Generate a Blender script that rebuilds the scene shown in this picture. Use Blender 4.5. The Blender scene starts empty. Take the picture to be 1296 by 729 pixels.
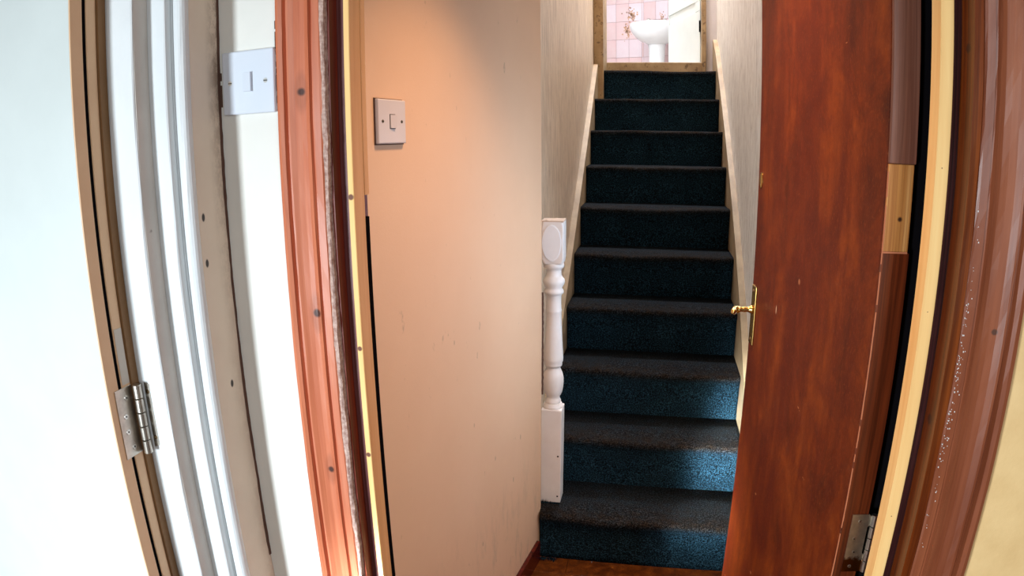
import bpy, bmesh, math, random
from mathutils import Vector, Matrix, noise

random.seed(7)
C = bpy.context.scene
R = math.radians

# ------------------------------------------------------------------ camera
H = 1.539
PITCH, ROLL, YAW = R(12.66), R(-0.55), 0.216
cd = bpy.data.cameras.new('camera')
cam = bpy.data.objects.new('camera', cd)
C.collection.objects.link(cam)
C.camera = cam
r0 = Vector((math.cos(YAW), math.sin(YAW), 0))
hf = Vector((-math.sin(YAW), math.cos(YAW), 0))
fw = hf * math.cos(PITCH) + Vector((0, 0, -math.sin(PITCH)))
u0 = hf * math.sin(PITCH) + Vector((0, 0, math.cos(PITCH)))
cr, sr = math.cos(ROLL), math.sin(ROLL)
ax = r0 * cr + u0 * sr
ay = -r0 * sr + u0 * cr
M3 = Matrix((ax, ay, -fw)).transposed()
cam.matrix_world = Matrix.Translation((0, 0, H)) @ M3.to_4x4()
# wide phone lens, stereographic mapping
cd.type = 'PANO'
cd.panorama_type = 'FISHEYE_LENS_POLYNOMIAL'
cd.sensor_width = 36
cd.sensor_height = 20.25
cd.sensor_fit = 'HORIZONTAL'
cd.lens = 23.333
cd.fisheye_fov = R(170)
cd.fisheye_polynomial_k0 = 0
cd.fisheye_polynomial_k1 = -4.28442909e-02
cd.fisheye_polynomial_k2 = -6.21683285e-06
cd.fisheye_polynomial_k3 = 7.55832180e-06
cd.fisheye_polynomial_k4 = -6.79721077e-08
cd.clip_start = 0.01

# ------------------------------------------------------------------ light
w = bpy.data.worlds.new('world'); C.world = w; w.use_nodes = True
w.node_tree.nodes['Background'].inputs[0].default_value = (0.80, 0.90, 1.0, 1)
w.node_tree.nodes['Background'].inputs[1].default_value = 0.5

def area(name, loc, target, sx, sy, power, col):
    l = bpy.data.lights.new(name, 'AREA'); l.shape = 'RECTANGLE'
    l.size, l.size_y, l.energy, l.color = sx, sy, power, col
    o = bpy.data.objects.new(name, l); C.collection.objects.link(o)
    o.location = loc
    o.rotation_euler = (Vector(target) - Vector(loc)).to_track_quat('-Z', 'Y').to_euler()
    return o
# fill light behind the camera, added from the right to brighten the left trim
area('back_fill_light', (1.05, -1.5, 1.80), (-0.6, 0.7, 1.2), 0.7, 0.9, 24, (0.90, 0.96, 1.0))
# window of the room beyond the white door
area('side_window_light', (-1.14, -1.35, 1.15), (0.16, 2.5, 0.40), 0.26, 0.5, 24, (0.82, 0.93, 1.0)).data.spread = R(100)
area('stair_patch_beam', (-1.14, -1.35, 1.15), (0.43, 2.5, 0.36), 0.16, 0.3, 6, (0.80, 0.93, 1.0)).data.spread = R(9)  # extra narrow beam added to brighten the patch on the lower stairs
# bathroom window, then two unseen lights added to brighten the stair walls
area('bathroom_window_light', (-0.75, 5.9, 3.5), (0.1, 6.9, 2.6), 0.8, 0.9, 30, (0.90, 0.94, 1.0))
area('bathroom_spill_fill', (-0.15, 6.7, 4.35), (0.0, 4.2, 2.4), 0.4, 0.4, 22, (0.96, 0.96, 1.0))
area('stair_wall_fill', (0.0, 4.5, 4.3), (0.0, 3.6, 2.0), 0.3, 0.2, 115, (0.86, 0.90, 1.0))
# unseen hall lights added: cool from behind the open door, warm from above
area('hall_cool_fill', (0.400, 1.94, 0.92), (-0.6, 1.84, 0.72), 0.36, 1.4, 8, (0.56, 0.76, 1.0)).data.spread = R(140)
area('hall_warm_fill', (-0.02, 1.25, 2.30), (-0.05, 1.25, 0), 0.16, 0.16, 7, (1.0, 0.62, 0.36)).data.spread = R(95)

vs = C.view_settings
vs.view_transform = 'Standard'; vs.look = 'None'; vs.gamma = 1.0; vs.exposure = 0.0
vs.use_curve_mapping = False

# ------------------------------------------------------------------ material helpers
class NT:
    def __init__(s, name, rough=0.6, spec=0.4):
        s.m = bpy.data.materials.new(name); s.m.use_nodes = True
        s.t = s.m.node_tree; s.b = s.t.nodes['Principled BSDF']
        s.b.inputs['Roughness'].default_value = rough
        s.b.inputs['Specular IOR Level'].default_value = spec
        s.co = s.t.nodes.new('ShaderNodeTexCoord').outputs['Object']
    def link(s, a, b): s.t.links.new(a, b)
    def map(s, scale=(1, 1, 1), rot=(0, 0, 0)):
        n = s.t.nodes.new('ShaderNodeMapping'); n.inputs['Scale'].default_value = scale
        n.inputs['Rotation'].default_value = rot
        s.link(s.co, n.inputs[0]); return n.outputs[0]
    def noise(s, vec, scale, detail=6, rough=0.6, dist=0.0):
        n = s.t.nodes.new('ShaderNodeTexNoise'); n.inputs['Scale'].default_value = scale
        n.inputs['Detail'].default_value = detail; n.inputs['Roughness'].default_value = rough
        n.inputs['Distortion'].default_value = dist
        s.link(vec, n.inputs['Vector']); return n.outputs['Fac']
    def ramp(s, fac, stops):
        n = s.t.nodes.new('ShaderNodeValToRGB'); e = n.color_ramp.elements
        while len(e) < len(stops): e.new(0.5)
        for i, (p, c) in enumerate(stops):
            e[i].position = p
            e[i].color = (c, c, c, 1) if isinstance(c, (int, float)) else (*c, 1)
        s.link(fac, n.inputs[0]); return n.outputs[0]
    def mix(s, fac, a, b, mode='MIX'):
        n = s.t.nodes.new('ShaderNodeMixRGB'); n.blend_type = mode
        for i, v in enumerate((fac, a, b)):
            if isinstance(v, (int, float)): n.inputs[i].default_value = v
            elif isinstance(v, tuple): n.inputs[i].default_value = (*v, 1)
            else: s.link(v, n.inputs[i])
        return n.outputs[0]
    def math(s, op, a, b=0.0, clamp=False):
        n = s.t.nodes.new('ShaderNodeMath'); n.operation = op; n.use_clamp = clamp
        for i, v in enumerate((a, b)):
            if isinstance(v, (int, float)): n.inputs[i].default_value = v
            else: s.link(v, n.inputs[i])
        return n.outputs[0]
    def spot(s, p, r, sc=(1, 1, 1)):
        """1 inside an ellipsoid spot round p, falling softly to 0"""
        n = s.t.nodes.new('ShaderNodeVectorMath'); n.operation = 'SUBTRACT'
        s.link(s.co, n.inputs[0]); n.inputs[1].default_value = p
        m = s.t.nodes.new('ShaderNodeVectorMath'); m.operation = 'MULTIPLY'
        s.link(n.outputs[0], m.inputs[0]); m.inputs[1].default_value = sc
        l = s.t.nodes.new('ShaderNodeVectorMath'); l.operation = 'LENGTH'
        s.link(m.outputs[0], l.inputs[0])
        q = s.t.nodes.new('ShaderNodeMapRange'); s.link(l.outputs['Value'], q.inputs[0])
        q.inputs[1].default_value = r * 1.15; q.inputs[2].default_value = r * 0.75
        return q.outputs[0]
    def bump(s, h, strength=0.2, dist=0.002):
        n = s.t.nodes.new('ShaderNodeBump'); n.inputs['Strength'].default_value = strength
        n.inputs['Distance'].default_value = dist
        s.link(h, n.inputs['Height']); s.link(n.outputs[0], s.b.inputs['Normal'])
    def col(s, c):
        if isinstance(c, tuple): s.b.inputs['Base Color'].default_value = (*c, 1)
        else: s.link(c, s.b.inputs['Base Color'])
        return s.m

def srgb(r, g, b):
    f = lambda v: ((v/255 + 0.055)/1.055)**2.4 if v > 10 else v/255/12.92
    return (f(r), f(g), f(b))

def paint(name, c, c2=None, rough=0.55, scale=6, bump=0.15, bscale=60, stain=None, spec=0.4):
    n = NT(name, rough, spec)
    c2 = c2 or tuple(v*0.93 for v in c)
    col = n.mix(n.ramp(n.noise(n.map(), scale), [(0.35, 0), (0.7, 1)]), c, c2)
    if stain:
        sc, amt, thr = stain
        col = n.mix(n.ramp(n.noise(n.map(), 23, 8, 0.7), [(thr, 0), (thr+0.06, amt)]), col, sc)
    n.bump(n.noise(n.map(), bscale, 5), bump, 0.002)
    return n.col(col)

def wood(name, c1, c2, c3, rough=0.4, gscale=38, knots=(), knotcol=(0.06, 0.015, 0.008), streak=0.5, spec=0.45, bump=0.12):
    n = NT(name, rough, spec)
    g = n.noise(n.map((gscale, gscale, 1.3)), 1.0, 5, 0.6, 0.6)
    f = n.noise(n.map((gscale*6, gscale*6, 3.0)), 1.0, 4, 0.7)
    col = n.ramp(g, [(0.3, c1), (0.52, c2), (0.72, c3)])
    col = n.mix(n.math('MULTIPLY', n.ramp(f, [(0.35, 1), (0.6, 0)]), streak), col, c1, 'MULTIPLY')
    for (p, r) in knots:
        if r > 0.0045: col = n.mix(n.math('MULTIPLY', n.spot(p, r*2.3, (1.3, 1, 0.42)), 0.22), col, knotcol)
        col = n.mix(n.math('MULTIPLY', n.spot(p, r*1.2), 0.97), col, knotcol)
    n.bump(f, bump, 0.001)
    return n.col(col)

M = {}
M['wall_white'] = paint('white wall paint', (0.76, 0.75, 0.70), rough=0.7)
M['ceiling'] = paint('ceiling paint', (0.8, 0.8, 0.78), rough=0.8)
M['wall_room'] = paint('tan room wall paint', (0.34, 0.27, 0.20), rough=0.8)
M['switch'] = paint('switch plastic', (0.66, 0.71, 0.79), rough=0.3, bump=0.0)
M['gloss_white'] = paint('white gloss paint', (0.74, 0.77, 0.78), (0.68, 0.70, 0.71), rough=0.35, bump=0.2, bscale=90,
                         stain=((0.30, 0.24, 0.2), 0.5, 0.70))
M['door_white'] = paint('white door paint', (0.64, 0.68, 0.66), rough=0.4, bump=0.08)
M['cream_edge'] = paint('cream painted door edge', (0.80, 0.53, 0.32), (0.74, 0.47, 0.28), rough=0.45, scale=14,
                        stain=((0.20, 0.10, 0.05), 0.6, 0.72))
M['primer'] = paint('bare primer', (0.62, 0.55, 0.48), rough=0.6)
M['core'] = paint('dark gap', (0.006, 0.005, 0.006), rough=0.95, spec=0.0)
M['rebate_shade'] = paint('shaded rebate brown', (0.24, 0.125, 0.05), (0.18, 0.09, 0.036), rough=0.6)  # shade of the gap beside the jamb, put into a brown colour
M['return_shade'] = paint('grey shaded trim', (0.62, 0.57, 0.52), (0.52, 0.48, 0.44), rough=0.5, scale=9,  # shade on the jamb's side put into this grey; the stains are its own
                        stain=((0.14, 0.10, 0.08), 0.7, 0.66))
def board():
    n = NT('off white board', 0.5)
    col = n.mix(n.ramp(n.noise(n.map(), 7), [(0.4, 0), (0.7, 1)]), (0.72, 0.60, 0.48), (0.66, 0.54, 0.43))
    d = n.noise(n.map((1, 1, 0.7)), 45, 8, 0.8)
    sx = n.t.nodes.new('ShaderNodeSeparateXYZ'); n.link(n.co, sx.inputs[0])
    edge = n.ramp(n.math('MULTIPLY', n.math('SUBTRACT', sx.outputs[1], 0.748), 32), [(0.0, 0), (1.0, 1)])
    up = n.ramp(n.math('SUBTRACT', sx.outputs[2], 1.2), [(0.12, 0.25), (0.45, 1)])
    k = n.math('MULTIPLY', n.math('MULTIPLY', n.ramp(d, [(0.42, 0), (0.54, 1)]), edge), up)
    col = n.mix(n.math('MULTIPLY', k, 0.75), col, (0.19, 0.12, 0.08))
    col = n.mix(n.ramp(n.noise(n.map(), 31, 4), [(0.72, 0), (0.75, 0.7)]), col, (0.2, 0.14, 0.1))
    for p in ((-0.578, 0.725, 1.452), (-0.578, 0.71, 1.66), (-0.578, 0.725, 1.39), (-0.578, 0.75, 1.21)):
        col = n.mix(n.spot(p, 0.0035, (1, 1, 0.6)), col, (0.03, 0.02, 0.02))
    n.bump(d, 0.25, 0.002)
    return n.col(col)
M['board'] = board()
PK = [((-0.4418, 0.765, 1.609), 0.0052), ((-0.4368, 0.765, 1.3175), 0.0056), ((-0.4386, 0.765, 1.0836), 0.0048)]
M['pink_pine'] = wood('varnished pink pine', srgb(182, 98, 66), srgb(202, 118, 84), srgb(218, 142, 112), 0.42, 16,
                      PK, (0.05, 0.015, 0.01), 0.25)
M['plaster'] = paint('torn plaster edge', (0.62, 0.45, 0.38), (0.30, 0.15, 0.12), rough=0.9, scale=160, bump=0.8, bscale=260)
M['mahogany'] = wood('dark mahogany stain', srgb(92, 20, 8), srgb(124, 38, 16), srgb(150, 60, 28), 0.5, 30, streak=0.6)
M['purple'] = wood('dark purple brown stain', srgb(84, 38, 38), srgb(112, 60, 58), srgb(136, 84, 78), 0.45, 60, streak=0.7, bump=0.5)
M['purple_dark'] = wood('dark stain over old paint', srgb(44, 14, 14), srgb(62, 24, 22), srgb(84, 40, 36), 0.6, 60, streak=0.7, bump=0.5, spec=0.15)
M['pine'] = wood('raw pine', srgb(240, 188, 118), srgb(250, 208, 140), srgb(254, 222, 160), 0.6, 18,
                 [((-0.39, 0.796, 1.47), 0.0035), ((-0.39, 0.796, 1.10), 0.0032), ((-0.39, 0.796, 1.262), 0.003),
                  ((0.345, 0.7995, 1.52), 0.0007), ((0.345, 0.7995, 1.345), 0.0006), ((0.345, 0.7995, 1.06), 0.0007)],
                 (0.16, 0.06, 0.04), 0.15, 0.25)
M['pine_shade'] = wood('raw pine shaded side', srgb(216, 160, 106), srgb(230, 176, 120), srgb(240, 190, 136), 0.6, 22, streak=0.2)  # darker copy of raw pine, the shade of the side faces in its colour
M['frame_brown'] = wood('brown varnished frame', srgb(92, 34, 8), srgb(122, 54, 14), srgb(150, 78, 28), 0.33, 24,
                        [((0.364, 0.785, 1.21), 0.006), ((0.364, 0.782, 1.66), 0.005)], streak=0.6)
M['arch_brown'] = wood('brown pine architrave', srgb(128, 66, 40), srgb(150, 84, 54), srgb(170, 104, 72), 0.38, 14,
                       [((0.4215, 0.765, 1.3312), 0.0036)], (0.09, 0.035, 0.02), 0.3)
M['cream_wall'] = paint('cream wall right of door', srgb(240, 204, 146), srgb(226, 188, 130), rough=0.6, scale=12, bump=0.5, bscale=45)

def beige():
    n = NT('beige hall wall', 0.62, 0.35)
    col = n.mix(n.ramp(n.noise(n.map(), 2.2), [(0.3, 0), (0.75, 1)]), (0.73, 0.48, 0.31), (0.68, 0.43, 0.27))
    col = n.mix(n.ramp(n.noise(n.map((1, 1, 0.6)), 33, 3), [(0.70, 0), (0.76, 0.5)]), col, (0.34, 0.22, 0.15))
    for p, r in (((-0.464, 1.461, 1.062), 0.004), ((-0.45, 1.565, 0.80), 0.004), ((-0.43, 1.71, 0.63), 0.005),
                 ((-0.40, 1.93, 0.60), 0.006), ((-0.445, 1.60, 0.40), 0.005), ((-0.41, 1.86, 0.48), 0.006)):
        col = n.mix(n.math('MULTIPLY', n.spot(p, r*0.8, (1, 1, 0.5)), 0.4), col, (0.16, 0.1, 0.07))
    # grime near the foot by the stairs
    sx = n.t.nodes.new('ShaderNodeSeparateXYZ'); n.link(n.co, sx.inputs[0])
    low = n.ramp(sx.outputs[2], [(0.1, 1), (0.6, 0)])
    g = n.ramp(n.noise(n.map((3, 3, 1)), 6, 8, 0.75), [(0.52, 0), (0.68, 0.55)])
    col = n.mix(n.math('MULTIPLY', low, g), col, (0.24, 0.19, 0.15))
    n.bump(n.noise(n.map(), 160, 4, 0.8), 0.25, 0.0015)
    return n.col(col)
M['beige'] = beige()

def stairwall(name, a, b, c):
    n = NT(name, 0.42, 0.5)
    t = n.noise(n.map((1, 9, 1.2)), 5.0, 8, 0.7, 0.4)
    col = n.ramp(t, [(0.3, a), (0.5, b), (0.68, c)])
    col = n.mix(n.ramp(n.noise(n.map((1, 14, 1.6)), 9, 8, 0.75), [(0.52, 0), (0.68, 0.8)]), col, srgb(128, 106, 84))
    n.bump(n.math('ADD', t, n.noise(n.map((1, 30, 4)), 4, 6, 0.7)), 0.6, 0.006)
    return n.col(col)
M['stair_wall_r'] = stairwall('brushed plaster right', srgb(196, 184, 170), srgb(232, 224, 212), srgb(244, 240, 232))
M['stair_wall_l'] = stairwall('worn plaster left', srgb(176, 150, 124), srgb(208, 184, 158), srgb(226, 206, 182))
M['pale_end'] = paint('pale plaster', srgb(214, 206, 204), rough=0.6)
M['string'] = paint('cream stair string', srgb(176, 152, 118), srgb(142, 118, 88), rough=0.45, scale=8,
                    stain=(srgb(90, 64, 42), 0.6, 0.66))
M['oldwood'] = paint('worn trim', srgb(176, 148, 108), srgb(140, 110, 74), rough=0.5, scale=9,
                     stain=(srgb(70, 46, 26), 0.7, 0.56))
M['newel'] = paint('newel white paint', (0.84, 0.80, 0.77), (0.76, 0.71, 0.68), rough=0.38, scale=10, bump=0.25,
                   stain=((0.35, 0.22, 0.15), 0.5, 0.70))
M['disc_white'] = paint('bright newel paint', (0.86, 0.86, 0.88), rough=0.35)
M['newel_cut'] = paint('newel bare top', (0.62, 0.47, 0.36), rough=0.8)

def carpet():
    n = NT('stair carpet', 0.95, 0.05)
    v = n.t.nodes.new('ShaderNodeTexVoronoi'); v.inputs['Scale'].default_value = 330
    n.link(n.map(), v.inputs['Vector'])
    sp = n.ramp(n.noise(n.map(), 210, 3, 0.75), [(0.38, 0.12), (0.5, 0.8), (0.64, 4.0)])
    base = n.mix(n.ramp(n.noise(n.map(), 9, 5), [(0.3, 0), (0.7, 1)]), (0.0062, 0.0175, 0.027), (0.010, 0.0275, 0.041))
    a = n.t.nodes.new('ShaderNodeAttribute'); a.attribute_name = 'wear'
    wr = n.math('MULTIPLY', a.outputs['Fac'], n.ramp(n.noise(n.map(), 30, 6, 0.7), [(0.3, 0.55), (0.6, 1.0)]))
    base = n.mix(wr, base, (0.015, 0.0095, 0.006))
    col = n.mix(1.0, base, sp, 'MULTIPLY')
    n.b.inputs['Sheen Weight'].default_value = 0.0
    n.b.inputs['Sheen Roughness'].default_value = 0.5
    n.bump(n.math('ADD', v.outputs['Distance'], n.noise(n.map(), 300, 2)), 0.9, 0.004)
    return n.col(col)
M['carpet'] = carpet()

def door_mat():
    n = NT('red brown door veneer', 0.52, 0.18)
    t = n.noise(n.map((3, 3, 2.2)), 2.6, 10, 0.74, 0.4)
    col = n.ramp(t, [(0.30, srgb(62, 16, 3)), (0.5, srgb(104, 38, 5)), (0.66, srgb(136, 62, 10))])
    s = n.ramp(n.noise(n.map((1, 7, 0.7)), 2.0, 6, 0.6), [(0.40, 0.6), (0.58, 0)])
    col = n.mix(s, col, srgb(76, 16, 5))
    f = n.noise(n.map((1, 2, 1)), 140, 3, 0.7)
    col = n.mix(n.ramp(f, [(0.55, 0), (0.75, 0.22)]), col, srgb(190, 110, 50))
    col = n.mix(n.ramp(n.noise(n.map((1, 1, 3)), 17, 3), [(0.735, 0), (0.75, 0.6)]), col, srgb(200, 140, 90))
    for p, r in (((0.276, 1.229, 1.289), 0.006),):
        col = n.mix(n.math('MULTIPLY', n.spot(p, r), 0.55), col, srgb(196, 140, 100))
    col = n.mix(n.spot((0.264, 1.371, 1.199), 0.0045, (1, 2, 0.42)), col, srgb(240, 215, 190))
    n.bump(n.noise(n.map(), 90, 6, 0.7), 0.12, 0.002)
    return n.col(col)
M['door_brown'] = door_mat()
M['door_edge'] = wood('door edge lipping', srgb(74, 26, 8), srgb(104, 42, 16), srgb(128, 62, 28), 0.35, 30, streak=0.6)
M['door_edge_pink'] = wood('door edge faded', srgb(98, 58, 46), srgb(124, 78, 62), srgb(146, 98, 80), 0.35, 34, streak=0.4)
M['bare_wood'] = wood('bare wood patch', srgb(150, 86, 28), srgb(204, 142, 76), srgb(232, 184, 122), 0.5, 60,
                      [((0.3225, 0.8745, 1.474), 0.0016), ((0.3255, 0.8745, 1.4486), 0.0036)], (0.02, 0.005, 0.003), 0.5)
M['light_line'] = paint('chipped veneer line', srgb(196, 120, 84), rough=0.6)
M['crack'] = paint('dark crack', (0.10, 0.05, 0.035), rough=0.9)
M['skirting'] = wood('dark red skirting', srgb(50, 8, 6), srgb(84, 18, 12), srgb(100, 32, 22), 0.25, 30, streak=0.4)
M['floor_board'] = wood('laminate board', srgb(70, 32, 8), srgb(112, 58, 18), srgb(146, 84, 32), 0.35, 30, streak=0.5)

def metal(name, c, rough, stain=None):
    n = NT(name, rough); n.b.inputs['Metallic'].default_value = 1
    col = n.mix(n.ramp(n.noise(n.map(), 60, 5), [(0.4, 0), (0.7, 1)]), c, tuple(v*0.72 for v in c))
    if stain:
        sx = n.t.nodes.new('ShaderNodeSeparateXYZ'); n.link(n.co, sx.inputs[0])
        zz = n.math('ADD', sx.outputs[2], n.math('MULTIPLY', n.noise(n.map(), 90, 4), 0.03))
        m = n.math('MAXIMUM', n.ramp(n.math('SUBTRACT', zz, 0.0), [(stain[0], 1), (stain[0]+0.006, 0)]),
                   n.ramp(zz, [(stain[1], 0), (stain[1]+0.004, 0.8)]))
        col = n.mix(m, col, srgb(96, 52, 18))
    return n.col(col)
M['steel'] = metal('satin steel', (0.62, 0.57, 0.50), 0.36)
M['old_steel'] = metal('paint stained steel', (0.60, 0.52, 0.40), 0.42, (0.951, 1.026))
M['screw'] = metal('screw steel', (0.75, 0.73, 0.68), 0.3)
M['brass'] = metal('old brass', (0.62, 0.42, 0.14), 0.26)
M['brass_dark'] = metal('tarnished brass', (0.16, 0.10, 0.05), 0.5)
M['ceramic'] = paint('white ceramic', (0.86, 0.87, 0.90), rough=0.12, bump=0.0, spec=0.5)
M['tile'] = paint('pink glazed tile', (0.82, 0.58, 0.60), (0.84, 0.66, 0.68), rough=0.2, scale=8, bump=0.05)
M['tile_pale'] = paint('pale pink glazed tile', (0.84, 0.68, 0.74), (0.86, 0.74, 0.80), rough=0.2, scale=8, bump=0.05)
M['grout'] = paint('tile grout', (0.46, 0.30, 0.32), rough=0.9)
M['flower'] = paint('orange flower print', (0.72, 0.40, 0.20), (0.55, 0.32, 0.24), rough=0.25, scale=90)
M['flower_dark'] = paint('brown flower print', (0.42, 0.25, 0.20), rough=0.25)
M['bath_floor'] = paint('bathroom floor', (0.6, 0.55, 0.5), rough=0.6)

# ------------------------------------------------------------------ object helpers
def link(o, parent=None):
    C.collection.objects.link(o)
    if parent: o.parent = parent
    return o
def tag(o, label=None, cat=None, group=None, kind=None):
    if label: o['label'] = label
    if cat: o['category'] = cat
    if group: o['group'] = group
    if kind: o['kind'] = kind
    return o
def mesh_obj(name, bm, mat, parent=None, smooth=False):
    me = bpy.data.meshes.new(name)
    bmesh.ops.recalc_face_normals(bm, faces=bm.faces)
    bm.to_mesh(me); bm.free()
    for m in (mat if isinstance(mat, (list, tuple)) else [mat]): me.materials.append(m)
    if smooth:
        for p in me.polygons: p.use_smooth = True
    return link(bpy.data.objects.new(name, me), parent)
def empty(name, label, cat, kind=None, group=None):
    o = link(bpy.data.objects.new(name, None)); o.empty_display_size = 0.05
    return tag(o, label, cat, group, kind)
def box_bm(x0, x1, y0, y1, z0, z1, bev=0.0, bm=None, seg=2):
    b = bm or bmesh.new()
    vs = [b.verts.new((x, y, z)) for z in (z0, z1) for y in (y0, y1) for x in (x0, x1)]
    fs = [b.faces.new([vs[i] for i in f]) for f in ((0, 2, 3, 1), (4, 5, 7, 6), (0, 1, 5, 4), (2, 6, 7, 3), (0, 4, 6, 2), (1, 3, 7, 5))]
    if bev:
        es = {e for f in fs for e in f.edges}
        bmesh.ops.bevel(b, geom=list(es), offset=bev, segments=seg, affect='EDGES', profile=0.5)
    return b
def box(name, mat, x0, x1, y0, y1, z0, z1, parent=None, bev=0.0):
    return mesh_obj(name, box_bm(x0, x1, y0, y1, z0, z1, bev), mat, parent)
def prism_z(pts, z0, z1, bm=None, cuts=1, wob=0.0, seed=0):
    """extrude an xy outline along z, with a slight wobble of the outline as real worn trim has"""
    b = bm or bmesh.new(); rings = []
    for k in range(cuts + 1):
        z = z0 + (z1 - z0) * k / cuts
        ring = []
        for i, (x, y) in enumerate(pts):
            d = Vector((noise.noise((seed + i*3.1, z*9, 0)), noise.noise((seed + i*3.1, z*9, 7)))) * wob
            d += Vector((noise.noise((seed + i*3.1, z*60, 3)), noise.noise((seed + i*3.1, z*60, 5)))) * wob * 0.5
            ring.append(b.verts.new((x + d.x, y + d.y, z)))
        rings.append(ring)
    n = len(pts)
    for a, c in zip(rings, rings[1:]):
        for i in range(n): b.faces.new((a[i], a[(i+1) % n], c[(i+1) % n], c[i]))
    b.faces.new(rings[0][::-1]); b.faces.new(rings[-1])
    return b
def prism_x(pts, x0, x1):
    b = bmesh.new()
    A = [b.verts.new((x0, y, z)) for y, z in pts]; B = [b.verts.new((x1, y, z)) for y, z in pts]
    n = len(pts)
    for i in range(n): b.faces.new((A[i], A[(i+1) % n], B[(i+1) % n], B[i]))
    b.faces.new(A[::-1]); b.faces.new(B)
    return b
def frame(o, u, v, w):
    m = Matrix((u, v, w)).transposed().to_4x4(); m.translation = Vector(o); return m
def lathe(prof, seg=32, bm=None, mat=Matrix.Identity(4), cap=True):
    b = bm or bmesh.new(); rings = []
    for r, z in prof:
        rings.append([b.verts.new(mat @ Vector((r*math.cos(2*math.pi*i/seg), r*math.sin(2*math.pi*i/seg), z))) for i in range(seg)])
    for a, c in zip(rings, rings[1:]):
        for i in range(seg): b.faces.new((a[i], a[(i+1) % seg], c[(i+1) % seg], c[i]))
    if cap:
        b.faces.new(rings[0][::-1]); b.faces.new(rings[-1])
    return b
def S(name, label, cat, mat, *b, bev=0.0):
    return tag(box(name, mat, *b, bev=bev), label, cat, kind='structure')

# ------------------------------------------------------------------ room shell
TOP = 2.5
FY0, FY1 = 0.78, 0.88
# near room
S('floor', 'brown wood floor of the near room', 'floor', M['floor_board'], -2.6, 1.7, -2.7, 0.88, -0.1, 0)
S('ceiling', 'tan ceiling of the near room', 'ceiling', M['wall_room'], -2.6, 1.7, -2.7, 0.88, TOP, TOP+0.1)
S('wall_right', 'tan right wall of the near room', 'wall', M['wall_room'], 1.6, 1.7, -2.7, 0.88, 0, TOP)
S('wall_back', 'tan wall behind the camera', 'wall', M['wall_room'], -2.5, 1.6, -2.7, -2.6, 0, TOP)
wf = empty('wall_front', 'white painted wall with the doorway to the stairs', 'wall', 'structure')
box('wall_panel', M['wall_white'], -0.5795, -0.426, FY0, FY1, 0, TOP, wf)
tag(box('wall_panel', M['cream_wall'], 0.395, 1.6, FY0, FY1, 0, TOP, wf), 'cream painted wall right of the brown door frame')
box('lintel', M['wall_white'], -0.426, 0.395, FY0, FY1, 2.06, TOP, wf)
wl = empty('wall_left', 'white wall on the left holding the white door', 'wall', 'structure')
box('wall_panel', M['wall_room'], -0.72, -0.62, -2.6, -1.75, 0, TOP, wl)
box('lintel', M['wall_white'], -0.72, -0.62, -0.14, 0.655, 2.06, TOP, wl)
box('wall_panel', M['wall_white'], -0.72, -0.592, 0.701, 0.88, 0, TOP, wl)
S('wall_side_room', 'far wall of the room behind the white door', 'wall', M['wall_room'], -2.6, -2.5, -2.7, 0.88, 0, TOP)
S('wall_side_room_end', 'end wall of the room behind the white door', 'wall', M['wall_room'], -2.5, -0.72, 0.78, 0.88, 0, TOP)

# hall and stair well
hf_ = empty('floor_hall', 'brown laminate floor at the foot of the stairs', 'floor', 'structure')
y = 0.885; i = 0
while y < 2.12:
    y2 = min(y + 0.088, 2.135)
    x = -0.56
    xs = [-0.58, -0.30 + 0.22*((i*37) % 5)/5, 0.41]
    for a, b in zip(xs, xs[1:]):
        box('floorboard', M['floor_board'], a+0.0006, b-0.0006, y+0.0006, y2-0.0006, -0.02, random.uniform(-0.0005, 0.0005), hf_, bev=0.0012)
    y = y2; i += 1
box('subfloor', M['core'], -0.58, 0.41, 0.885, 2.135, -0.08, -0.021, hf_)
# slanted beige wall of the hall
wb = bmesh.new()
def wx(y): return -0.5 + 0.137*(y - 1.2)
n_ = 60
fr = []; bk = []
for k in range(n_ + 1):
    z = 2.5*k/n_
    e = 0.0025*noise.noise((0, 0, z*14)) + (0.004*noise.noise((3, 0, z*50)) if 0.9 < z < 1.15 else 0)
    bot = 0.012*max(0, 0.35 - z)/0.35
    fr.append([wb.verts.new((wx(0.89), 0.89, z)), wb.verts.new((wx(2.150), 2.150, z)),
               wb.verts.new((wx(2.163) - 0.004 + e - bot*0.3, 2.163 + e, z)), wb.verts.new((-0.47, 2.20, z)),
               wb.verts.new((-0.65, 2.20, z)), wb.verts.new((-0.65, 0.89, z))])
for a, c in zip(fr, fr[1:]):
    for i in range(6): wb.faces.new((a[i], a[(i+1) % 6], c[(i+1) % 6], c[i]))
wb.faces.new(fr[0][::-1]); wb.faces.new(fr[-1])
whl = tag(mesh_obj('wall_hall_left', wb, M['beige']), 'beige painted wall with the light switch left of the stairs', 'wall', kind='structure')
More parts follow.
